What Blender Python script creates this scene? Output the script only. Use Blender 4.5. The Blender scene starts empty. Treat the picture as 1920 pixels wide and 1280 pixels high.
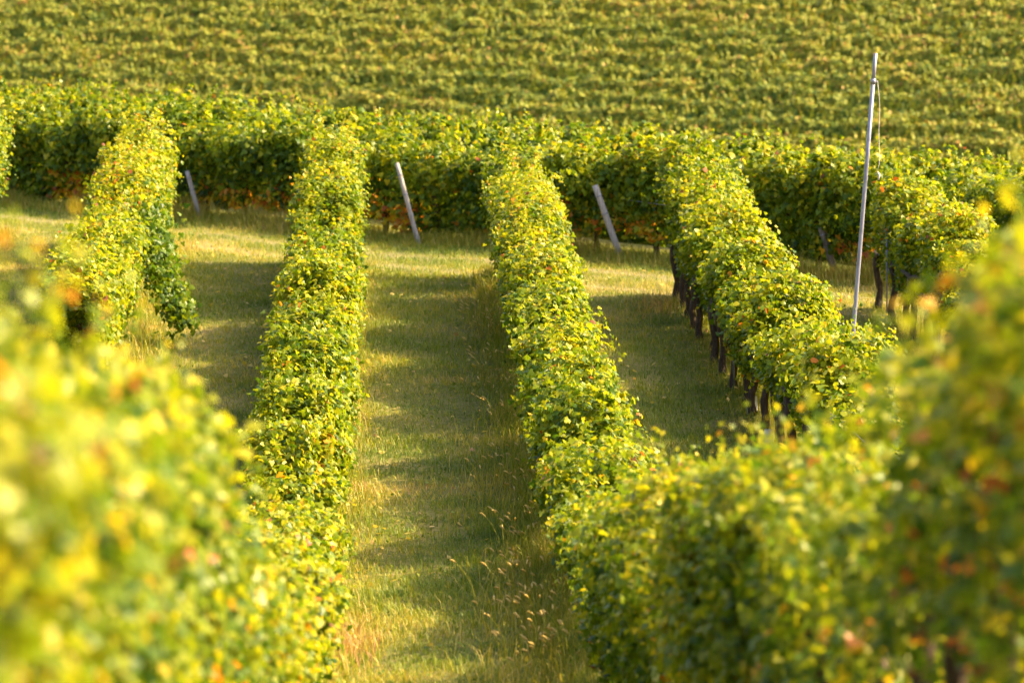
import bpy, math
import numpy as np

# ---------------------------------------------------------------- camera, sky, sun, exposure
S = bpy.context.scene
CAMZ = 6.6                                   # camera height above the valley floor (m)
FPX = 7200.0                                 # focal length in photo pixels (1920 wide)
cam_d = bpy.data.cameras.new('camera'); cam = bpy.data.objects.new('camera', cam_d)
S.collection.objects.link(cam); S.camera = cam
cam_d.sensor_width = 36.0; cam_d.lens = 135.0
cam_d.clip_start = 0.5; cam_d.clip_end = 3000
cam.location = (0, 0, CAMZ)
cam.rotation_euler = (math.radians(90 - 6.65), 0, math.radians(-1.775))
cam_d.dof.use_dof = True; cam_d.dof.focus_distance = 45.0; cam_d.dof.aperture_fstop = 2.15
cam_d.dof.aperture_blades = 9

SUN_EL, SUN_AZ = 39.5, 86.0                  # azimuth from +Y towards +X
w = bpy.data.worlds.new('World'); S.world = w; w.use_nodes = True
nt = w.node_tree; nt.nodes.clear()
sky = nt.nodes.new('ShaderNodeTexSky'); sky.sky_type = 'NISHITA'; sky.sun_disc = False
sky.sun_elevation = math.radians(SUN_EL); sky.sun_rotation = math.radians(SUN_AZ)
sky.dust_density = 6.0; sky.ozone_density = 0.2; sky.air_density = 1.0
bg = nt.nodes.new('ShaderNodeBackground'); bg.inputs['Strength'].default_value = 0.14
wo = nt.nodes.new('ShaderNodeOutputWorld')
nt.links.new(sky.outputs[0], bg.inputs[0]); nt.links.new(bg.outputs[0], wo.inputs[0])
sd = bpy.data.lights.new('sun', 'SUN'); sun = bpy.data.objects.new('sun', sd); S.collection.objects.link(sun)
sd.energy = 4.2; sd.angle = math.radians(0.5); sd.color = (1.0, 0.765, 0.36)
sun.rotation_euler = (math.radians(90 - SUN_EL), 0, math.radians(180 - SUN_AZ))
sun.location = (40, 20, 40)
S.view_settings.view_transform = 'Standard'; S.view_settings.look = 'None'
S.view_settings.gamma = 1; S.view_settings.exposure = 1.82
S.cycles.max_bounces = 7; S.cycles.diffuse_bounces = 3; S.cycles.transmission_bounces = 5
S.cycles.glossy_bounces = 2; S.cycles.use_denoising = True

# ---------------------------------------------------------------- numbers
def _h(ix, iy, seed):
    n = (ix.astype(np.int64) * 374761393 + iy.astype(np.int64) * 668265263 + seed * 1442695041) & 0x7fffffff
    n = ((n ^ (n >> 13)) * 1274126177) & 0x7fffffff
    n = ((n ^ (n >> 16)) * 2246822519) & 0x7fffffff
    return (n & 0xffff) / 65535.0
def noise(x, y, seed=0):
    "smooth value noise, -1..1"
    x = np.asarray(x, float); y = np.asarray(y, float) + np.zeros_like(x)
    ix = np.floor(x); iy = np.floor(y); fx = x - ix; fy = y - iy
    fx = fx * fx * (3 - 2 * fx); fy = fy * fy * (3 - 2 * fy)
    a = _h(ix, iy, seed); b = _h(ix + 1, iy, seed); c = _h(ix, iy + 1, seed); d = _h(ix + 1, iy + 1, seed)
    return 2 * ((a * (1 - fx) + b * fx) * (1 - fy) + (c * (1 - fx) + d * fx) * fy) - 1
def nrm(v): return v / np.maximum(np.linalg.norm(v, axis=-1, keepdims=True), 1e-9)

HSK, HRISE = 0.45, 0.030
GY = [-60, 0, 8, 13, 14.9, 16, 18.3, 21.4, 25, 28, 33, 38.5, 45, 52, 58, 63, 68, 76, 90]
GZ = [0, -1.6, -2.1, -2.95, -3.4, -3.65, -4.25, -5.1, -5.85, -6.3, -6.7, -6.8, -6.7, -6.5, -6.3, -6.16, -6.1, -6.02, -5.95]
CY = [0, 14, 20, 35, 50, 62, 90]
CC = [0.12, 0.12, 0.08, 0.05, 0.0, -0.012, -0.008]
def height(X, Y):
    X = np.asarray(X, float); Y = np.asarray(Y, float)
    z = 0.25 * (2 * np.interp(Y, GY, GZ) + np.interp(Y - 1.2, GY, GZ) + np.interp(Y + 1.2, GY, GZ))
    z = z + np.interp(Y, CY, CC) * np.clip(X - 2, -14, 14)
    beyond = (Y - (71.5 - 0.95 * np.clip(X, -30, 11)))          # past the crest of the crosswise block
    fall = np.clip(beyond, 0, None) * 0.12
    z = np.maximum(z - fall, -13.0 + 0 * z)
    Yh = Y + HSK * np.clip(X, -80, 80)                          # the hill faces a little to the left
    hill = -11.8 + (Yh - 150) * 0.138 - HRISE * np.clip(X, -80, 80) + 0.35 * noise(X / 60, Y / 60, 5)
    k = np.clip((Yh - 115) / 29, 0, 1); k = k * k * (3 - 2 * k)
    z = z * (1 - k) + hill * k
    z = z + 0.05 * noise(X / 1.7, Y / 2.6, 3) * (1 - k) + 0.02 * noise(X / .5, Y / .6, 4) * (1 - k)
    return z + CAMZ

# direction of the crosswise rows
HD = nrm(np.array([15.0, -12.2])); HN = np.array([-HD[1], HD[0]])      # along the rows, and away from the camera
H0 = np.array([.44, 68.3])

# ---------------------------------------------------------------- materials
def mat(name):
    m = bpy.data.materials.new(name); m.use_nodes = True; m.node_tree.nodes.clear(); return m, m.node_tree
def ramp(nt, stops):
    r = nt.nodes.new('ShaderNodeValToRGB'); e = r.color_ramp.elements
    while len(e) < len(stops): e.new(0.5)
    for i, (p, c) in enumerate(stops): e[i].position = p; e[i].color = (*c, 1)
    return r
def leaf_mat(name, stops, trans=0.42, rough=0.42, spec=0.5, tgain=(1.35, 1.3, 0.55)):
    m, nt = mat(name); N = nt.nodes; L = nt.links
    at = N.new('ShaderNodeAttribute'); at.attribute_name = 'tone'
    r = ramp(nt, stops); L.new(at.outputs['Fac'], r.inputs[0])
    p = N.new('ShaderNodeBsdfPrincipled'); L.new(r.outputs[0], p.inputs['Base Color'])
    p.inputs['Roughness'].default_value = rough; p.inputs['Specular IOR Level'].default_value = spec
    mul = N.new('ShaderNodeMix'); mul.data_type = 'RGBA'; mul.blend_type = 'MULTIPLY'; mul.inputs['Factor'].default_value = 1
    L.new(r.outputs[0], mul.inputs['A']); mul.inputs['B'].default_value = (*tgain, 1)
    mul.clamp_result = False
    t = N.new('ShaderNodeBsdfTranslucent'); L.new(mul.outputs['Result'], t.inputs['Color'])
    mx = N.new('ShaderNodeMixShader'); mx.inputs[0].default_value = trans
    L.new(p.outputs[0], mx.inputs[1]); L.new(t.outputs[0], mx.inputs[2])
    o = N.new('ShaderNodeOutputMaterial'); L.new(mx.outputs[0], o.inputs[0])
    return m
LEAF = leaf_mat('vine_leaf', [
    (0.00, (0.024, 0.062, 0.008)), (0.28, (0.065, 0.125, 0.008)), (0.50, (0.165, 0.220, 0.009)),
    (0.74, (0.360, 0.345, 0.012)), (0.88, (0.520, 0.400, 0.020)), (0.94, (0.60, 0.26, 0.020)),
    (0.975, (0.42, 0.10, 0.018)), (1.0, (0.20, 0.075, 0.03))], trans=0.45, rough=0.36, spec=0.22)
HILL_LEAF = leaf_mat('hillside_vine_leaf', [
    (0.00, (0.012, 0.042, 0.014)), (0.38, (0.050, 0.115, 0.018)), (0.64, (0.240, 0.265, 0.028)),
    (0.85, (0.360, 0.340, 0.04)), (0.95, (0.42, 0.30, 0.05)), (1.0, (0.36, 0.16, 0.05))], trans=0.12, rough=.55, spec=.2)
BLADE = leaf_mat('grass_blade', [
    (0.00, (0.050, 0.105, 0.012)), (0.35, (0.150, 0.215, 0.017)), (0.60, (0.300, 0.300, 0.026)),
    (0.80, (0.480, 0.360, 0.070)), (0.94, (0.600, 0.430, 0.150)), (1.0, (0.40, 0.20, 0.10))], trans=0.35, rough=0.5, spec=0.3)

def noise_mat(name, stops, scale=8, detail=6, rough=0.85, bump=0.4, stretch=(1, 1, 1), metallic=0, spec=0.3):
    m, nt = mat(name); N = nt.nodes; L = nt.links
    tc = N.new('ShaderNodeTexCoord'); mp = N.new('ShaderNodeMapping'); mp.inputs['Scale'].default_value = stretch
    L.new(tc.outputs['Object'], mp.inputs[0])
    no = N.new('ShaderNodeTexNoise'); no.inputs['Scale'].default_value = scale; no.inputs['Detail'].default_value = detail
    no.inputs['Roughness'].default_value = 0.65
    L.new(mp.outputs[0], no.inputs[0]); r = ramp(nt, stops); L.new(no.outputs['Fac'], r.inputs[0])
    p = N.new('ShaderNodeBsdfPrincipled'); L.new(r.outputs[0], p.inputs['Base Color'])
    p.inputs['Roughness'].default_value = rough; p.inputs['Metallic'].default_value = metallic
    p.inputs['Specular IOR Level'].default_value = spec
    b = N.new('ShaderNodeBump'); b.inputs['Strength'].default_value = bump; b.inputs['Distance'].default_value = 0.02
    L.new(no.outputs['Fac'], b.inputs['Height']); L.new(b.outputs[0], p.inputs['Normal'])
    o = N.new('ShaderNodeOutputMaterial'); L.new(p.outputs[0], o.inputs[0])
    return m
BARK = noise_mat('vine_bark', [(0.3, (0.030, 0.020, 0.016)), (0.55, (0.085, 0.058, 0.045)), (0.75, (0.17, 0.125, 0.10))], 14, 8, 0.95, 1.0, (3, 3, 0.6))
WOOD = noise_mat('weathered_wood', [(0.3, (0.20, 0.17, 0.165)), (0.5, (0.36, 0.32, 0.32)), (0.7, (0.50, 0.455, 0.45))], 10, 8, 0.9, 0.8, (4, 4, 0.35))
DARKWOOD = noise_mat('dark_weathered_wood', [(0.3, (0.10, 0.08, 0.075)), (0.5, (0.20, 0.16, 0.15)), (0.7, (0.30, 0.25, 0.24))], 10, 8, 0.9, 0.8, (4, 4, 0.35))
STEEL = noise_mat('galvanised_steel', [(0.3, (0.16, 0.16, 0.21)), (0.7, (0.32, 0.31, 0.39))], 30, 4, 0.5, 0.1, (1, 1, 0.3), metallic=0.4, spec=0.5)
CORD = noise_mat('pale_cord', [(0.3, (0.55, 0.48, 0.42)), (0.7, (0.70, 0.62, 0.55))], 30, 2, 0.7, 0.1)
PLASTIC = noise_mat('white_plastic', [(0.3, (0.50, 0.53, 0.58)), (0.7, (0.68, 0.70, 0.74))], 12, 4, 0.55, 0.1)

def ground_mat():
    m, nt = mat('vineyard_ground'); N = nt.nodes; L = nt.links
    g = N.new('ShaderNodeNewGeometry')
    n1 = N.new('ShaderNodeTexNoise'); n1.inputs['Scale'].default_value = 1.1; n1.inputs['Detail'].default_value = 8; n1.inputs['Roughness'].default_value = .7
    n2 = N.new('ShaderNodeTexNoise'); n2.inputs['Scale'].default_value = 14; n2.inputs['Detail'].default_value = 8; n2.inputs['Roughness'].default_value = .75
    L.new(g.outputs['Position'], n1.inputs[0]); L.new(g.outputs['Position'], n2.inputs[0])
    a = N.new('ShaderNodeMath'); a.operation = 'ADD'; L.new(n1.outputs['Fac'], a.inputs[0]); L.new(n2.outputs['Fac'], a.inputs[1])
    h = N.new('ShaderNodeMath'); h.operation = 'MULTIPLY'; h.inputs[1].default_value = .5; L.new(a.outputs[0], h.inputs[0])
    r = ramp(nt, [(0.32, (0.055, 0.075, 0.018)), (0.46, (0.120, 0.130, 0.028)), (0.56, (0.22, 0.185, 0.06)), (0.68, (0.27, 0.21, 0.11))])
    L.new(h.outputs[0], r.inputs[0])
    p = N.new('ShaderNodeBsdfPrincipled'); p.inputs['Roughness'].default_value = .95; p.inputs['Specular IOR Level'].default_value = .1
    dot = N.new('ShaderNodeVectorMath'); dot.operation = 'DOT_PRODUCT'; dot.inputs[1].default_value = (HN[0], HN[1], 0)
    L.new(g.outputs['Position'], dot.inputs[0]); mask = None
    def M(op, a, b=None):
        q = N.new('ShaderNodeMath'); q.operation = op
        for i, v in enumerate((a, b)):
            if v is None: continue
            if isinstance(v, (int, float)): q.inputs[i].default_value = v
            else: L.new(v, q.inputs[i])
        return q.outputs[0]
    wob = M('MULTIPLY', n1.outputs['Fac'], 1.6)
    for off in (2.5, 4.0):                               # two wheel ruts along the track
        d = M('ABSOLUTE', M('SUBTRACT', M('ADD', dot.outputs['Value'], wob), float(H0 @ HN) - off + .8))
        v = M('SUBTRACT', 1.0, M('MINIMUM', M('DIVIDE', d, .38), 1.0)); mask = v if mask is None else M('MAXIMUM', mask, v)
    mk = M('MINIMUM', M('MULTIPLY', mask, M('MULTIPLY', n2.outputs['Fac'], 1.0)), .55)
    mx = N.new('ShaderNodeMix'); mx.data_type = 'RGBA'; L.new(mk, mx.inputs['Factor']); L.new(r.outputs[0], mx.inputs['A']); mx.inputs['B'].default_value = (.30, .24, .15, 1)
    L.new(mx.outputs['Result'], p.inputs['Base Color'])
    b = N.new('ShaderNodeBump'); b.inputs['Strength'].default_value = .9; b.inputs['Distance'].default_value = .04
    L.new(n2.outputs['Fac'], b.inputs['Height']); L.new(b.outputs[0], p.inputs['Normal'])
    o = N.new('ShaderNodeOutputMaterial'); L.new(p.outputs[0], o.inputs[0]); return m
GROUND = ground_mat()

# ---------------------------------------------------------------- mesh helpers
def mesh_np(name, V, F, material, tone=None, smooth=False):
    me = bpy.data.meshes.new(name)
    V = np.asarray(V, np.float32); F = np.asarray(F, np.int32)
    nf, k = F.shape
    me.vertices.add(len(V)); me.vertices.foreach_set('co', V.ravel())
    me.loops.add(nf * k); me.loops.foreach_set('vertex_index', F.ravel())
    me.polygons.add(nf); me.polygons.foreach_set('loop_start', np.arange(0, nf * k, k, dtype=np.int32))
    me.update(calc_edges=True)
    if tone is not None:
        at = me.attributes.new('tone', 'FLOAT', 'FACE'); at.data.foreach_set('value', np.asarray(tone, np.float32))
    if smooth: me.polygons.foreach_set('use_smooth', np.ones(nf, bool))
    me.materials.append(material); return me
def link(name, data, parent=None, loc=(0, 0, 0)):
    o = bpy.data.objects.new(name, data); S.collection.objects.link(o); o.location = loc
    if parent: o.parent = parent
    return o
def tag(o, label=None, cat=None, group=None, kind=None):
    if label: o['label'] = label
    if cat: o['category'] = cat
    if group: o['group'] = group
    if kind: o['kind'] = kind
    return o

LEAF_HI = (np.array([(0, 0, .04), (0, -.16, 0), (.34, -.40, 0), (.53, .02, 0), (.27, .16, .02), (.24, .42, 0), (0, .64, 0),
                     (-.24, .42, 0), (-.27, .16, .02), (-.53, .02, 0), (-.34, -.40, 0)], float),
           np.array([(0, i, i % 10 + 1) for i in range(1, 11)]))
LEAF_MID = (np.array([(0, -.3, 0), (.46, -.22, 0), (.42, .28, 0), (0, .60, 0), (-.42, .28, 0), (-.46, -.22, 0)], float),
            np.array([(0, 1, 2), (0, 2, 3), (0, 3, 4), (0, 4, 5)]))
LEAF_LO = (np.array([(0, -.4, 0), (.5, .02, 0), (0, .6, 0), (-.5, .02, 0)], float), np.array([(0, 1, 2), (0, 2, 3)]))
def leaves(P, N, T, size, rng, shape):
    "place a leaf at each P with normal N, tip direction T"
    n = len(P); V0, F0 = shape
    N = nrm(N); T = nrm(T - N * (T * N).sum(1, keepdims=True)); B = np.cross(T, N)
    fold = rng.uniform(-.1, .55, n); droop = rng.uniform(-.1, .6, n)
    asp = rng.uniform(.85, 1.15, n)
    lx = V0[None, :, 0] * asp[:, None]; ly = V0[None, :, 1] + 0 * lx
    lz = V0[None, :, 2] - fold[:, None] * np.abs(lx) - droop[:, None] * ly * np.abs(ly)
    lx, ly, lz = (a * size[:, None] for a in (lx, ly, lz))
    V = P[:, None, :] + lx[..., None] * B[:, None, :] + ly[..., None] * T[:, None, :] + lz[..., None] * N[:, None, :]
    F = F0[None] + (np.arange(n) * len(V0))[:, None, None]
    return V.reshape(-1, 3), F.reshape(-1, 3), len(F0)

def canopy(A, B, dens, hfun, seed, shape, size=0.105, width=0.44, zb=0.62, autumn=0.0, bend=0.0, toff=0.0, jit=.78, vary=None, shoots=5.0, gap=0.0, yellow=0.0, origin=(0, 0, 0), lump=1.0):
    "leafy wall of a vine row from A to B; all coordinates follow the ground"
    rng = np.random.default_rng(seed)
    A = np.array(A, float); B = np.array(B, float); Lg = np.linalg.norm(B - A); d = (B - A) / Lg; lat = np.array([d[1], -d[0]])
    n = int(dens * Lg)
    s = rng.uniform(0, Lg, n)
    # thinner where the vine is weaker
    weak = noise(s / 2.1, 0, seed + 11) * .6 + noise(s / .8, 0, seed + 12) * .4
    keep = rng.random(n) < np.clip(1.0 + gap * (weak - .05) * 2.2, .12, 1)
    if vary: keep &= rng.random(n) < vary(A[1] + s * d[1])[0]
    s = s[keep]; weak = weak[keep]; n = len(s)
    H = hfun(s) + .13 * lump * noise(s / 1.0, 0, seed + 1) + .11 * lump * noise(s / .37, 0, seed + 2) + .09 * lump * noise(s / .15, 0, seed + 17) * 1 + gap * .32 * np.clip(weak - .1, -1, 0) * 2
    zbs = zb + .14 * noise(s / .9, 3, seed + 3) + .10 * noise(s / .33, 9, seed + 4)
    u = rng.random(n)                                    # around the section: left foot, over the top, right foot
    side = np.where(u < .5, -1.0, 1.0); v = np.abs(u - .5) * 2   # v 0 = top centre, 1 = foot
    th = np.clip(v / .30, 0, 1)                          # the top 30 % is the rounded crown
    hh = np.where(v < .30, 1.0 - .16 * (1 - np.cos(th * math.pi / 2)), .84 - (v - .30) / .70 * .84)
    ww = np.where(v < .30, np.sin(th * math.pi / 2), 1.0 - .38 * ((v - .30) / .70) ** 1.4)
    wmod = 1 + lump * (.30 * noise(s / .62, v * side * 2.6, seed + 5) + .20 * noise(s / .24, v * side * 6, seed + 6))
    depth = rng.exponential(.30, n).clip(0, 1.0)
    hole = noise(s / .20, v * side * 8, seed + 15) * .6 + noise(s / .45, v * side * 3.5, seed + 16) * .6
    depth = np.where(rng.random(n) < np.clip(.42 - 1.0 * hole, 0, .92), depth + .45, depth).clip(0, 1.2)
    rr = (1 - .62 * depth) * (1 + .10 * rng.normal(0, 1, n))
    z = zbs + (H - zbs) * (hh * (1 - .28 * depth * (v < .45)))
    x = side * ww * width * wmod * rr
    outN = np.stack([side * ww, np.zeros(n), .25 + 1.3 * (hh > .8)], 1)
    # long shoots that stick out of the top and hang off the sides
    m = int(shoots * Lg); sp, xp, zp, np_, sz = [], [], [], [], []
    s0 = rng.uniform(0, Lg, m); kind = rng.random(m) < .55; sg = rng.choice([-1., 1.], m)
    h0 = hfun(s0); ln = rng.uniform(.15, .55, m) * np.where(kind, 1, 1.1)
    drift = rng.uniform(-.5, .5, m); K = 9
    for k in range(K):
        t = k / (K - 1) * ln; ok = rng.random(m) < .85
        xs = np.where(kind, sg * (.1 + .3 * (s0 * 7 % 1)) * width * 2 * .6 + sg * t * .35, sg * (width * .95 + .45 * t * (1.4 - t)))
        zs = np.where(kind, h0 - .10 + t * .95 - t * t * .4, (zb + (h0 - zb) * (.35 + .6 * (s0 * 13 % 1))) + .1 * t - 1.0 * t * t)
        sp.append((s0 + drift * t)[ok]); xp.append((xs + rng.normal(0, .02, m))[ok]); zp.append((zs + rng.normal(0, .02, m))[ok])
        np_.append(np.stack([sg, rng.normal(0, .6, m), .7 + 0 * sg], 1)[ok]); sz.append((size * (1.0 - .55 * k / K) + 0 * sg)[ok])
    s = np.concatenate([s] + sp); x = np.concatenate([x] + xp); z = np.concatenate([z] + zp); outN = np.concatenate([outN] + np_)
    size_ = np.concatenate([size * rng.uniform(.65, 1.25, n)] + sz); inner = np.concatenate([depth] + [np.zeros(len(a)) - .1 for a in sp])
    n = len(s)
    XY = A[None] + d[None] * s[:, None] + lat[None] * x[:, None]
    base = A[None] + d[None] * s[:, None]
    if bend:
        bs = bend * np.clip((28 - base[:, 1]) / 12, 0, 1.2); XY[:, 0] += bs; base[:, 0] += bs
    Z = height(base[:, 0], base[:, 1]) + z
    P = np.stack([XY[:, 0], XY[:, 1], Z], 1)
    ex = np.array([lat[0], lat[1], 0]); ey = np.array([d[0], d[1], 0]); ez = np.array([0, 0, 1.])
    Nn = outN[:, :1] * ex + outN[:, 1:2] * ey + outN[:, 2:] * ez
    Nn = nrm(Nn) + np.array([.25, .05, .25]) + rng.normal(0, jit, (n, 3))
    T = nrm(outN[:, :1] * ex * .5 - ez * 1.0 + rng.normal(0, .55, (n, 3)))
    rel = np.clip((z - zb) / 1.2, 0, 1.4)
    clump = .5 * noise(s / .9 + x * .8, z * 1.6, seed + 7) + .5 * noise(s / .3, z * 3 + x * 3, seed + 8)
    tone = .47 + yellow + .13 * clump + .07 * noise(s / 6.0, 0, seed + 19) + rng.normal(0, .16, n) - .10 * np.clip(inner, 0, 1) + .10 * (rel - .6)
    vine = np.clip(.4 + 1.6 * noise(s / 1.3, 0, seed + 23), 0, 3)         # some vines turn before others
    tone = np.where(rng.random(n) < (.007 + .03 * (rel < .3)) * vine, rng.uniform(.88, 1.0, n), tone)
    if vary:
        _, dt, fr = vary(base[:, 1]); tone = tone + dt
        tone = np.where(rng.random(n) < fr, rng.uniform(.84, 1.0, n), tone)
    if autumn:
        low = np.clip(1.25 - (z - zb + .1) / .55, 0, 1) * np.clip(.5 + 1.1 * noise(s / 1.1, 0, seed + 9), 0, 1)
        tone = np.where(rng.random(n) < autumn * low, rng.uniform(.82, .99, n), tone)
    tone = np.clip(tone, 0, 1)
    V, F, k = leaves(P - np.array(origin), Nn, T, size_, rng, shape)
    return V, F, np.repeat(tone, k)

def tube(points, radii, sides=8, wob=0.0, seed=0, cap=True):
    "swept tube; returns verts and triangular faces"
    rng = np.random.default_rng(seed); P = np.array(points, float); n = len(P)
    V = []; F = []
    for i in range(n):
        t = nrm(P[min(i + 1, n - 1)] - P[max(i - 1, 0)]); a = np.array([1, 0, 0.]) if abs(t[0]) < .8 else np.array([0, 1., 0])
        u = nrm(np.cross(t, a)); v = np.cross(t, u)
        for j in range(sides):
            q = 2 * math.pi * j / sides; r = radii[i] * (1 + wob * rng.uniform(-1, 1))
            V.append(P[i] + r * (math.cos(q) * u + math.sin(q) * v))
    for i in range(n - 1):
        for j in range(sides):
            a, b = i * sides + j, i * sides + (j + 1) % sides
            F += [(a, b, b + sides), (a, b + sides, a + sides)]
    if cap:
        for i in (0, n - 1):
            c = len(V); V.append(P[i])
            for j in range(sides):
                a, b = i * sides + j, i * sides + (j + 1) % sides
                F.append((c, b, a) if i == 0 else (c, a, b))
    return np.array(V), np.array(F)
def merge(parts):
    V, F, o = [], [], 0
    for v, f in parts: V.append(v); F.append(np.asarray(f) + o); o += len(v)
    return np.concatenate(V), np.concatenate(F)

# ---------------------------------------------------------------- ground: one sheet to beyond the hill
def build_ground():
    xs = np.unique(np.concatenate([np.linspace(-300, -30, 28), np.arange(-30, 30.01, .3), np.linspace(30, 300, 28)]))
    ys = np.unique(np.concatenate([np.linspace(-60, 10, 24), np.arange(10, 95, .35), np.linspace(95, 600, 170)]))
    X, Y = np.meshgrid(xs, ys); Z = height(X, Y)
    V = np.stack([X, Y, Z], -1).reshape(-1, 3); nx = len(xs)
    i = np.arange((len(ys) - 1) * (nx - 1)); r = i // (nx - 1); c = i % (nx - 1); a = r * nx + c
    F = np.stack([a, a + 1, a + nx + 1, a + nx], 1)
    o = link('ground', mesh_np('ground', V, F, GROUND, smooth=True)); tag(o, kind='structure')
build_ground()

# ---------------------------------------------------------------- the rows that run away from the camera
ROWX = {0: -7.25, 1: -4.08, 2: -1, 3: 2, 4: 5.18, 5: 8.1, 6: 11}
ROWY = {0: (60, 69), 1: (48.8, 66.5), 2: (7.0, 64), 3: (11.5, 62), 4: (24, 60), 5: (36, 58.5), 6: (36, 57)}
ROWH = {0: 1.85, 1: 1.9, 2: 1.62, 3: 1.82, 4: 1.74, 5: 1.78, 6: 1.8}
ROWOFF = {2: ([7, 9, 11.5, 15.5, 17, 20, 24, 28, 33, 99], [.25, .35, .48, .65, .60, .32, .18, .2, 0, 0]),
          3: ([13, 14.4, 15.4, 16.5, 18.8, 20, 24.4, 29, 33, 99], [.2, .15, -.08, -.02, .17, .22, .5, .45, .1, 0])}
BEND = {2: -.2, 3: .25}
ROWDIP = {1: (53, 58, 63), 2: (37, 40.5, 43.5, 46.5, 49.5, 53, 56.5, 61), 3: (30.5, 33, 35.6, 38, 40.8, 43.2, 45.8, 49, 53, 56.5, 60.6), 4: (38, 46.5, 49, 51, 53.6, 57), 5: (41, 46, 51, 56), 6: (42, 47, 52)}
def dips(k, Y):
    d = 0 * Y
    for i, c in enumerate(ROWDIP.get(k, ())): d = np.maximum(d, np.exp(-((Y - c) / (.55 + .2 * ((i * 7 + k) % 3))) ** 2))
    return d
def _v(y0, y1, thin, dt, fr):
    return lambda Y: (1 - (1 - thin) * np.clip((y1 - Y) / (y1 - y0), 0, 1), dt * np.clip((y1 - Y) / (y1 - y0), 0, 1), fr * np.clip((y1 - Y) / (y1 - y0), 0, 1))
VARY = {2: _v(16, 24, .85, -.05, .02), 3: _v(16, 20, .35, .06, .04)}
FAN = {1: (0, -.14), 4: (.15, -.42), 5: (.1, -.3)}
ROWE = {0: .4, 1: .45, 2: .85, 3: .5, 4: .5, 5: .45, 6: .4}
ROWLABEL = {
    0: 'sliver of a vine row cut off by the left picture edge beyond the grass',
    1: 'leftmost whole vine row, short and yellow lit, ending at its dark drooping shoots',
    2: 'yellow green vine row left of the central grass aisle, blurred in the lower left corner',
    3: 'long vine row right of the central grass aisle, blurred in the lower right corner',
    4: 'vine row with bare trunks and stakes that the tall metal pole rises from',
    5: 'vine row behind the tall metal pole, dark trunks showing under its leaves',
    6: 'vine row farthest right, almost wholly hidden by blurred leaves'}
TR = []
def make_trunks():
    for k in range(4):
        rng = np.random.default_rng(40 + k); zs = np.linspace(-.05, .85, 9)
        lx, ly = rng.uniform(-.1, .1), rng.uniform(-.1, .1)
        pts = [(lx * z + .025 * math.sin(z * 9 + k), ly * z + .03 * math.cos(z * 7 + k), z) for z in zs]
        rad = [.075, .058, .05, .046, .05, .043, .046, .052, .06]
        parts = [tube(pts, rad, 8, .16, k)]
        top = pts[-1]
        for sg in (-1, 1):                                # the two arms tied along the wire
            arm = [top] + [(top[0] + rng.uniform(-.02, .02), top[1] + sg * t, top[2] + .07 * math.sin(t * 3)) for t in (.15, .32, .5)]
            parts.append(tube(arm, [.045, .035, .026, .016], 6, .15, k + 9))
        V, F = merge(parts); TR.append(mesh_np('trunk', V, F, BARK, smooth=True))
make_trunks()
def stake_mesh():
    V, F = merge([tube([(0, 0, -.1), (0, 0, 1.3)], [.016, .016], 6), tube([(0, 0, 1.3), (0, 0, 1.32)], [.02, .012], 6)])
    return mesh_np('stake', V, F, STEEL)
STAKE = stake_mesh()

def vine_row(A, B, hfun, seed, label, group, trunks=1.1, stakes=5.0, wires=False, **kw):
    bend = kw.get('bend', 0); toff = kw.get('toff', 0)
    A = np.array(A, float); B = np.array(B, float); L = np.linalg.norm(B - A); d = (B - A) / L
    loc = (float(A[0]), float(A[1]), float(height(A[0], A[1])))
    root = link('vine_row', None, loc=loc); tag(root, label, 'vine row', group)
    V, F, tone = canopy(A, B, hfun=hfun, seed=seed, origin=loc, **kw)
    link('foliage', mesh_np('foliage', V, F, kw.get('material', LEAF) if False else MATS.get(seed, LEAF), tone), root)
    rng = np.random.default_rng(seed + 900)
    if trunks:
        for s in np.arange(.3, L - .1, trunks):
            p = A + d * (s + rng.uniform(-.12, .12)) + rng.normal(0, .03, 2); p[0] += toff + bend * min(max((28 - p[1]) / 12, 0), 1.2)
            o = link('trunk', TR[rng.integers(4)], root, (p[0] - loc[0], p[1] - loc[1], float(height(*p)) - loc[2]))
            o.rotation_euler[2] = math.atan2(d[1], d[0]) - math.pi / 2 + rng.uniform(-.15, .15) + math.pi * rng.integers(2)
            o.scale = (1, 1, rng.uniform(.92, 1.05))
    if wires:
        for h in (.72, 1.15):
            q = [A + d * t + (toff, 0) for t in np.arange(1.6, L, 5)]; pts = [(p[0] - loc[0], p[1] - loc[1], float(height(*p)) - loc[2] + h) for p in q]
            V, F = tube(pts, [.004] * len(pts), 4); link('wire', mesh_np('wire', V, F, STEEL), root)
    if stakes:
        for s in np.arange(1.6, L - .5, stakes):
            p = A + d * s; p[0] += toff
            o = link('stake', STAKE, root, (p[0] - loc[0], p[1] - loc[1], float(height(*p)) - loc[2]))
            o.rotation_euler = (rng.uniform(-.03, .03), rng.uniform(-.03, .03), 0)
    return root
MATS = {}

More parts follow.
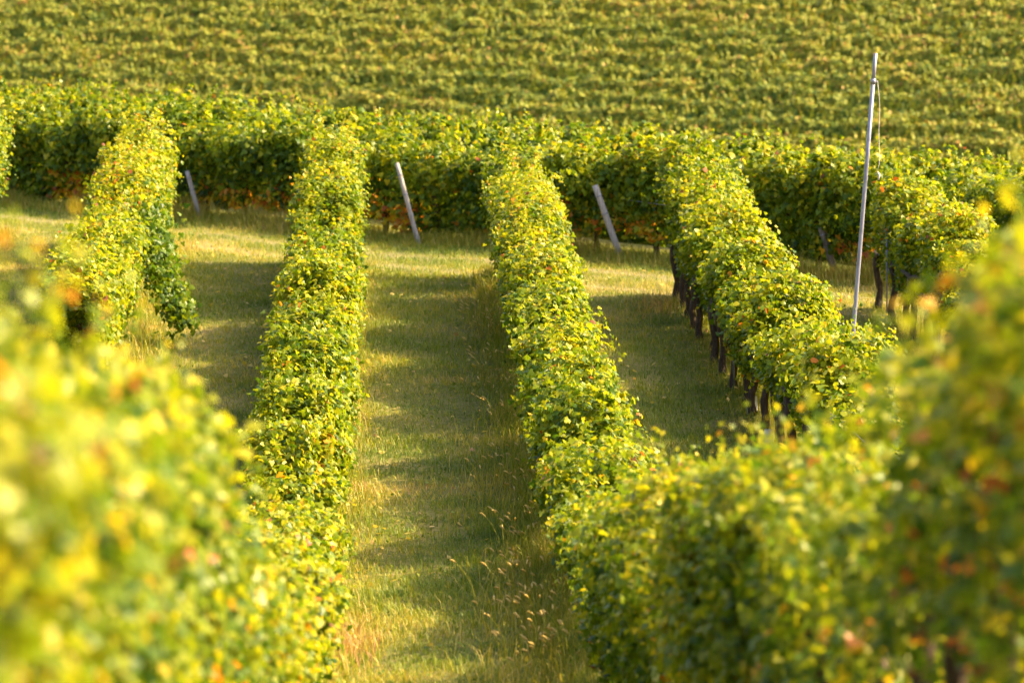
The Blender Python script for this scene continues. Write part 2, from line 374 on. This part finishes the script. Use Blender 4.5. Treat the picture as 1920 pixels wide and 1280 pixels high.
for k in range(7):
    y0, y1 = ROWY[k]; L = y1 - y0
    def hf(s, k=k, y0=y0, y1=y1):
        Y = y0 + s
        return ROWH[k] - .30 * np.clip((42 - Y) / 7, 0, 1) + (np.interp(Y, *ROWOFF[k]) if k in ROWOFF else 0) - (.5 if k == 4 else .6) * dips(k, Y) - (.3 * np.exp(-((Y - 48.5) / .9) ** 2) if k == 1 else 0) + ROWE[k] * np.clip((Y - (y1 - 11)) / 11, 0, 1) ** 1.3
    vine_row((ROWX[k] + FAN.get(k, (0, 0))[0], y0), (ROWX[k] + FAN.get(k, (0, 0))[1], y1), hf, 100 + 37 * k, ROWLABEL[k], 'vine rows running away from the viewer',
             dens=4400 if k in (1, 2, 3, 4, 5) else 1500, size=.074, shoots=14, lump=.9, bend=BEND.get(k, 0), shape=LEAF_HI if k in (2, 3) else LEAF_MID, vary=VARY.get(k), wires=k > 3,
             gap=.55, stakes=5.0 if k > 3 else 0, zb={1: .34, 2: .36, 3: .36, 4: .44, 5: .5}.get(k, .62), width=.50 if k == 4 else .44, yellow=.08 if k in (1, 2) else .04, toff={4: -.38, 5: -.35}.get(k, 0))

def hanging_shoots():
    rng = np.random.default_rng(77); n = 1300; t = rng.random(n) ** .8; row = bpy.data.objects['vine_row.001']
    Yc = 57.5 - 3.0 * t; Xc = -3.62 + .62 * t ** 1.5; Zc = 1.7 - 1.35 * t
    P = np.stack([Xc, Yc, height(Xc, Yc) + Zc], 1) + rng.normal(0, 1, (n, 3)) * (.17 - .07 * t)[:, None]
    V, F, k = leaves(P - np.array(row.location), rng.normal(0, .6, (n, 3)) + (.5, -.4, .4), rng.normal(0, .4, (n, 3)) + (0, 0, -1), rng.uniform(.08, .11, n), rng, LEAF_HI)
    link('hanging_shoots', mesh_np('hanging_shoots', V, F, LEAF, np.repeat(np.clip(rng.normal(.36, .14, n), 0, 1), k)), row)['label'] = 'dark green shoots hanging into the grass aisle'
hanging_shoots()

# ---------------------------------------------------------------- the block planted crosswise behind the track
ORD = ['first', 'second', 'third', 'fourth', 'fifth', 'sixth', 'seventh', 'eighth', 'ninth', 'tenth', 'eleventh', 'twelfth', 'thirteenth', 'fourteenth', 'fifteenth', 'sixteenth', 'seventeenth',
       'eighteenth', 'nineteenth', 'twentieth', 'twenty-first', 'twenty-second']
for j in range(6):
    c = H0 + HN * (3.0 * j) ; a = c - HD * (17 + 2 * j); b = c + HD * (15 - 1.0 * j)
    lab = ('crosswise vine row facing the track, dark green with red and orange leaves at its foot' if j == 0
           else f'crosswise vine row, {ORD[j]} one back from the grassy track')
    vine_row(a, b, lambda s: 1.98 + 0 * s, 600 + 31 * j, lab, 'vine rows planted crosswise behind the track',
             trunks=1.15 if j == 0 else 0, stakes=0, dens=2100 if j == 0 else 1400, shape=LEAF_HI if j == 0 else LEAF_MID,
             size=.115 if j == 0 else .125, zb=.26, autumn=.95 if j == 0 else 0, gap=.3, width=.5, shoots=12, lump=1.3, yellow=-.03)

# ---------------------------------------------------------------- the far hillside
for j in range(20):
    Y = 145 + 3.45 * j; dy = HSK
    MATS[1300 + 17 * j] = HILL_LEAF
    lab = f'blurred vine row across the far hillside, {ORD[j]} one up from the foot of the slope'
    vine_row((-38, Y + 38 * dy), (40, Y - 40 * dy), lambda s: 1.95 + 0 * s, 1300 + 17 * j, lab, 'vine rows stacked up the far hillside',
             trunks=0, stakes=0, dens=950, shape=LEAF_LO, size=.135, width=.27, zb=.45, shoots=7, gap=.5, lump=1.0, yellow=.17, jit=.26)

# ---------------------------------------------------------------- grass
def blades(P, hgt, wid, lean, rng, tone):
    n = len(P); az = rng.uniform(0, 2 * math.pi, n); dx, dy = np.cos(az), np.sin(az)
    fa = az + rng.uniform(-.6, .6, n) + math.pi / 2; bx, by = np.cos(fa), np.sin(fa)
    out = []
    for t, wt in ((0, 1), (.55, .75)):
        for sg in (-1, 1):
            out.append(np.stack([P[:, 0] + dx * lean * hgt * t * t + sg * bx * wid * wt * .5,
                                 P[:, 1] + dy * lean * hgt * t * t + sg * by * wid * wt * .5,
                                 P[:, 2] + hgt * t * (1 - .15 * lean * t)], 1))
    out.append(np.stack([P[:, 0] + dx * lean * hgt, P[:, 1] + dy * lean * hgt, P[:, 2] + hgt * (1 - .35 * lean)], 1))
    V = np.stack(out, 1).reshape(-1, 3)
    F = np.array([(0, 1, 3), (0, 3, 2), (2, 3, 4)])[None] + (np.arange(n) * 5)[:, None, None]
    return V, F.reshape(-1, 3), np.repeat(np.clip(tone, 0, 1), 3)

def in_view(X, Y, m=260):
    x = 737 + FPX * X / Y; return (x > -m) & (x < 1920 + m)
def hedge_y(X): return H0[1] + (X - H0[0]) * HD[1] / HD[0]
def rowdist(X): r = (X + 1) / 3.0; return np.abs(r - np.round(r)) * 3.0

rng = np.random.default_rng(7)
n = 2300000
Y = 24 + 56 * rng.random(n) ** 1.15; X = rng.uniform(-11, 13, n)
ok = in_view(X, Y) & (Y < hedge_y(X) + 1.0) & (rng.random(n) < np.clip(30 / Y, 0, 1) ** .7)
X, Y = X[ok], Y[ok]; n = len(X)
patch = .6 * noise(X / 1.1, Y / 1.6, 21) + .4 * noise(X / .4, Y / .5, 22)
big = .6 * noise(X / 1.5 + 9, Y / 1.6, 23) + .5 * noise(X / .7, Y / .55, 24)
foot = np.clip(1 - (rowdist(X) - .35) / .6, 0, 1) * (Y < hedge_y(X) - 4)
pp = (H0 @ HN) - (X * HN[0] + Y * HN[1])
ok = rng.random(n) < np.clip(.62 + .35 * patch, .2, 1) * np.where((np.abs(pp - 2.5) < .28) | (np.abs(pp - 4.0) < .28), .7, 1)
X, Y, patch, big, foot = (a[ok] for a in (X, Y, patch, big, foot)); n = len(X)
tuft = noise(X / .16, Y / .16, 26)
hg = rng.uniform(.03, .11, n) * (1 + .4 * patch + .6 * np.clip(tuft, 0, 1)) + .06 * foot * rng.random(n)
tone = .45 + .34 * big - .14 * patch + .08 * tuft + rng.normal(0, .14, n) + .14 * foot
perp = (H0 @ HN) - (X * HN[0] + Y * HN[1])
track = (np.abs(perp - 2.5) < .28) | (np.abs(perp - 4.0) < .28)
hg = hg * np.where(track, .7, 1)
tone = tone + .16 * track
P = np.stack([X, Y, height(X, Y) - .004], 1)
# broad low weeds among the blades, and fallen vine leaves near the rows
m = 90000; Yw = 26 + 50 * rng.random(m) ** 1.2; Xw = rng.uniform(-11, 13, m)
cl = noise(Xw / .5, Yw / .5, 41) + .5 * noise(Xw / .15, Yw / .15, 42)
ok = in_view(Xw, Yw) & (Yw < hedge_y(Xw)) & (cl > .25); Xw, Yw = Xw[ok], Yw[ok]; m = len(Xw)
Pw = np.stack([Xw, Yw, height(Xw, Yw) + rng.uniform(.01, .07, m)], 1)
Vw, Fw, kw_ = leaves(Pw, rng.normal(0, .5, (m, 3)) + (0, 0, 1), rng.normal(0, 1, (m, 3)), rng.uniform(.02, .05, m), rng, LEAF_LO)
mf = 5000; Xf = np.array([ROWX[i] for i in rng.integers(1, 6, mf)]) + rng.normal(0, .6, mf); Yf = 27 + 36 * rng.random(mf)
Pf = np.stack([Xf, Yf, height(Xf, Yf) + rng.uniform(.01, .06, mf)], 1)
Vf, Ff, kf = leaves(Pf, rng.normal(0, .5, (mf, 3)) + (0, 0, 1), rng.normal(0, 1, (mf, 3)), rng.uniform(.04, .08, mf), rng, LEAF_MID)
V, F, t = blades(P, hg, rng.uniform(.005, .011, n), rng.uniform(.2, 1.0, n), rng, tone)
F = np.concatenate([F, Fw + len(V), Ff + len(V) + len(Vw)]); V = np.concatenate([V, Vw, Vf])
t = np.concatenate([t, np.repeat(np.clip(rng.normal(.30, .14, m), 0, 1), kw_), np.repeat(rng.uniform(.7, 1, mf), kf)])
tag(link('grass', mesh_np('grass', V, F, BLADE, t)), 'short patchy green and straw coloured grass between the vine rows', 'grass', kind='stuff')
NBLADES = n

# taller weedy grass along the feet of the rows and of the crosswise block
def tall():
    rng = np.random.default_rng(8); Ps, hs, ts = [], [], []
    for k in range(7):
        y0, y1 = ROWY[k]; y0 = max(y0, 24)
        for sg, dn in ((-1, {3: 560, 4: 300, 1: 60}.get(k, 120)), (1, 90)):
            m = int((y1 - y0) * dn); Y = rng.uniform(y0, y1, m)
            cl = .5 + .5 * noise(Y / 1.3, k * 5 + sg, 31)
            ok = rng.random(m) < np.clip(.25 + cl, 0, 1); Y = Y[ok]; cl = cl[ok]; m = len(Y)
            X = ROWX[k] + sg * np.abs(rng.normal(.38, .17, m))
            Ps.append(np.stack([X, Y], 1)); hs.append(rng.uniform(.12, .46, m) * (.55 if k == 4 else 1) * (.45 + .7 * cl)); ts.append(.42 + .20 * cl + rng.normal(0, .16, m))
    for (cx, cy, rx, ry, m, tn) in ((-.42, 34.2, .18, 1.0, 500, .97), (1.15, 36.0, .3, 2.5, 500, .72), (1.1, 31.5, .35, 2.0, 600, .75), (1.2, 44, .3, 2.5, 500, .70), (4.1, 58.5, .3, .7, 350, .93)):
        X = cx + rx * rng.normal(0, .8, m); Y = cy + ry * rng.normal(0, .7, m)
        Ps.append(np.stack([X, Y], 1)); hs.append(rng.uniform(.08, .34, m)); ts.append(tn + rng.normal(0, .09, m))
    m = 36000; X = rng.uniform(-12, 13, m); off = np.abs(rng.normal(0, .65, m)); Y = hedge_y(X) - .3 - off
    ok = in_view(X, Y); X, Y, off = X[ok], Y[ok], off[ok]; cl = .5 + .5 * noise(X / .8, Y / .8, 33)
    Ps.append(np.stack([X, Y], 1)); hs.append(rng.uniform(.18, .62, len(X)) * (.4 + .8 * cl) * np.clip(1.2 - off / 2, .2, 1)); ts.append(.56 + .2 * cl + rng.normal(0, .15, len(X)))
    XY = np.concatenate(Ps); P = np.stack([XY[:, 0], XY[:, 1], height(XY[:, 0], XY[:, 1]) - .01], 1); n = len(P)
    V, F, t = blades(P, np.concatenate(hs), rng.uniform(.006, .012, n), rng.uniform(.15, .95, n), rng, np.concatenate(ts))
    tag(link('tall_grass', mesh_np('tall_grass', V, F, BLADE, t)), 'tall dry weedy grass along the feet of the vine rows', 'tall grass', kind='stuff')
    # bristly seed heads on bent stalks
    m = 620; k = rng.choice([3, 3, 3, 3, 4, 1], m); X = np.array([ROWX[i] for i in k]) - np.abs(rng.normal(.66, .20, m)); Y = 26 + 34 * rng.random(m) ** 1.5
    cl = noise(Y / 1.3, 4, 35) > -.35; X, Y = X[cl], Y[cl]; m = len(X)
    az = rng.uniform(1.2, 5.2, m); Hh = rng.uniform(.35, .62, m); Vs, Fs, Ts, o = [], [], [], 0
    for i in range(m):
        g = float(height(X[i], Y[i])); dx, dy = math.cos(az[i]), math.sin(az[i]); H = Hh[i]
        st = [(X[i] + dx * .35 * H * t * t, Y[i] + dy * .35 * H * t * t, g + H * (t - .10 * t * t * t)) for t in (0, .5, .8, 1)]
        v, f = tube(st, [.0022] * 4, 3, cap=False); Vs.append(v); Fs.append(f + o); o += len(v); Ts.append(np.full(len(f), .62))
        e = np.array(st[-1]); q = nrm(np.array([dx, dy, 1.0])); a = [e + q * .09 * u + np.array([0, 0, -.03 * u * u]) for u in (0, .3, .7, 1)]
        v, f = tube(a, [.004, .0095, .0085, .002], 5, .2, i, cap=False); Vs.append(v); Fs.append(f + o); o += len(v); Ts.append(np.full(len(f), .90))
    tag(link('seed_heads', mesh_np('seed_heads', np.concatenate(Vs), np.concatenate(Fs), BLADE, np.concatenate(Ts))),
        'bristly pale seed heads of foxtail grass beside the vine rows', 'seed heads', kind='stuff')
tall()

# ---------------------------------------------------------------- posts, pole, guards
def at(px, py_base, D):
    p = FPX / D; return (px - 737) / p, D
def post(px, py, tx, ty, D, rad, material, label, name='wooden_post'):
    "leaning post whose foot shows at px,py and top at tx,ty in the photo"
    p = FPX / D; X = (px - 737) / p; g = float(height(X, D)); ztop = CAMZ - (ty + 200) / p; xt = (tx - 737) / p
    root = link(name, None, loc=(X, D, g)); tag(root, label, 'post', 'weathered posts along the track')
    dx, dz = xt - X, ztop - g; zs = np.linspace(-.06, 1, 9)
    V, F = tube([(dx * z, -.04 * z, dz * z) for z in zs], [rad * (1.1 - .13 * max(z, 0)) for z in zs[:-1]] + [rad * .9], 14, .035, int(px))
    link('shaft', mesh_np('shaft', V, F, material, smooth=True), root)
    for f in (.62, .86):
        c = np.array([dx * f, -.04 * f, dz * f]); ax = nrm(np.array([dx, -.04, dz]))
        V, F = tube([c - ax * .012, c + ax * .012], [rad * 1.12, rad * 1.12], 14); link('wire_tie', mesh_np('wire_tie', V, F, STEEL), root)
    return root
post(375, 408, 351, 316, 71.0, .043, WOOD, 'pale leaning post just right of the leftmost whole vine row')
post(785, 447, 744, 302, 67.2, .040, WOOD, 'pale leaning post between the two long vine rows, leaves over its upper part')
post(1166, 478, 1116, 345, 65.0, .054, WOOD, 'thickest pale leaning post with clear flat top, right of the long central rows')
post(1574, 506, 1543, 425, 62.6, .058, DARKWOOD, 'dark leaning post half hidden by leaves near the tall metal pole')
post(84, 388, 82, 330, 74.0, .045, DARKWOOD, 'thin dark upright post at the far left among red leaves')

def pole():
    D = 43.8; p = FPX / D; X = (1588 - 737) / p; g = float(height(X, D)); xt = (1643 - 737) / p; zt = CAMZ - 298 / p
    root = link('metal_pole', None, loc=(X, D, g)); tag(root, 'tall thin grey metal pole leaning right above the vines', 'pole')
    dx, dz = xt - X, zt - g; f = np.linspace(-.03, .935, 6)
    V, F = tube([(dx * t, 0, dz * t) for t in f], [.024] * 6, 14); link('shaft', mesh_np('shaft', V, F, STEEL, smooth=True), root)
    V, F = tube([(dx * t, 0, dz * t) for t in (.93, .965, 1)], [.023, .023, .022], 14); link('tip', mesh_np('tip', V, F, STEEL, smooth=True), root)
    V, F = merge([tube([(dx * t, 0, dz * t) for t in (.928, .94)], [.030, .030], 12), tube([(dx * .934, 0, dz * .934), (dx * .934 + .055, -.01, dz * .934 - .004)], [.008, .006], 6)])
    link('clamp', mesh_np('clamp', V, F, STEEL), root)
    c0 = np.array([X + dx * .934 + .05, D - .01, g + dz * .934 - .01]); pts = []
    for t in np.linspace(0, 1, 14): pts.append((.03 * math.sin(t * 3.1) + .02 * t * math.sin(t * 9), 0, -1.02 * t))
    V1 = tube(pts, [.003] * 14, 5); V2 = tube([pts[-1], (pts[-1][0] + .02, 0, -1.06), (pts[-1][0] + .01, 0, -1.12)], [.006, .016, .01], 6)
    V, F = merge([V1, V2]); o = link('cord', mesh_np('cord', V, F, CORD, smooth=True), loc=tuple(c0)); tag(o, 'thin pale cord hanging from the clamp of the tall metal pole', 'cord')
pole()

def wire():
    a = np.array([3.88, 64.96, float(height(3.9, 65)) + 1.02]); b = a + np.array([2.2, -1.75, -.06]); n = 12
    pts = [a + (b - a) * t - np.array([0, 0, .05 * math.sin(math.pi * t)]) - a for t in np.linspace(0, 1, n)]
    V, F = tube(pts, [.006] * n, 5); o = link('trellis_wire', mesh_np('trellis_wire', V, F, STEEL), loc=tuple(a)); tag(o, 'thin wire running right from the thickest leaning post', 'wire')
wire()

def guard(px, D, X, h, rad, label):
    g = float(height(X, D)); V, F = tube([(0, 0, -.03), (.004, 0, h * .5), (.012, .004, h)], [rad, rad * 1.1, rad * .85], 12, .14, int(D * 7), cap=False)
    Vi, Fi = tube([(0, 0, -.03), (.004, 0, h * .5), (.012, .004, h)], [rad * .88, rad * .9, rad * .86], 12, .02, 3, cap=False)
    V, F = merge([(V, F), (Vi, Fi[:, ::-1])]); o = link('vine_guard', mesh_np('vine_guard', V, F, PLASTIC, smooth=True), loc=(X, D, g))
    tag(o, label, 'vine guard', 'white plastic guards at the vine trunks')
guard(0, 46.2, 4.55, .20, .062, 'lower white plastic guard at the foot of a dark vine trunk')
guard(0, 48.6, 4.58, .24, .06, 'upper white plastic guard standing beside bare vine trunks')
print('blades', NBLADES)
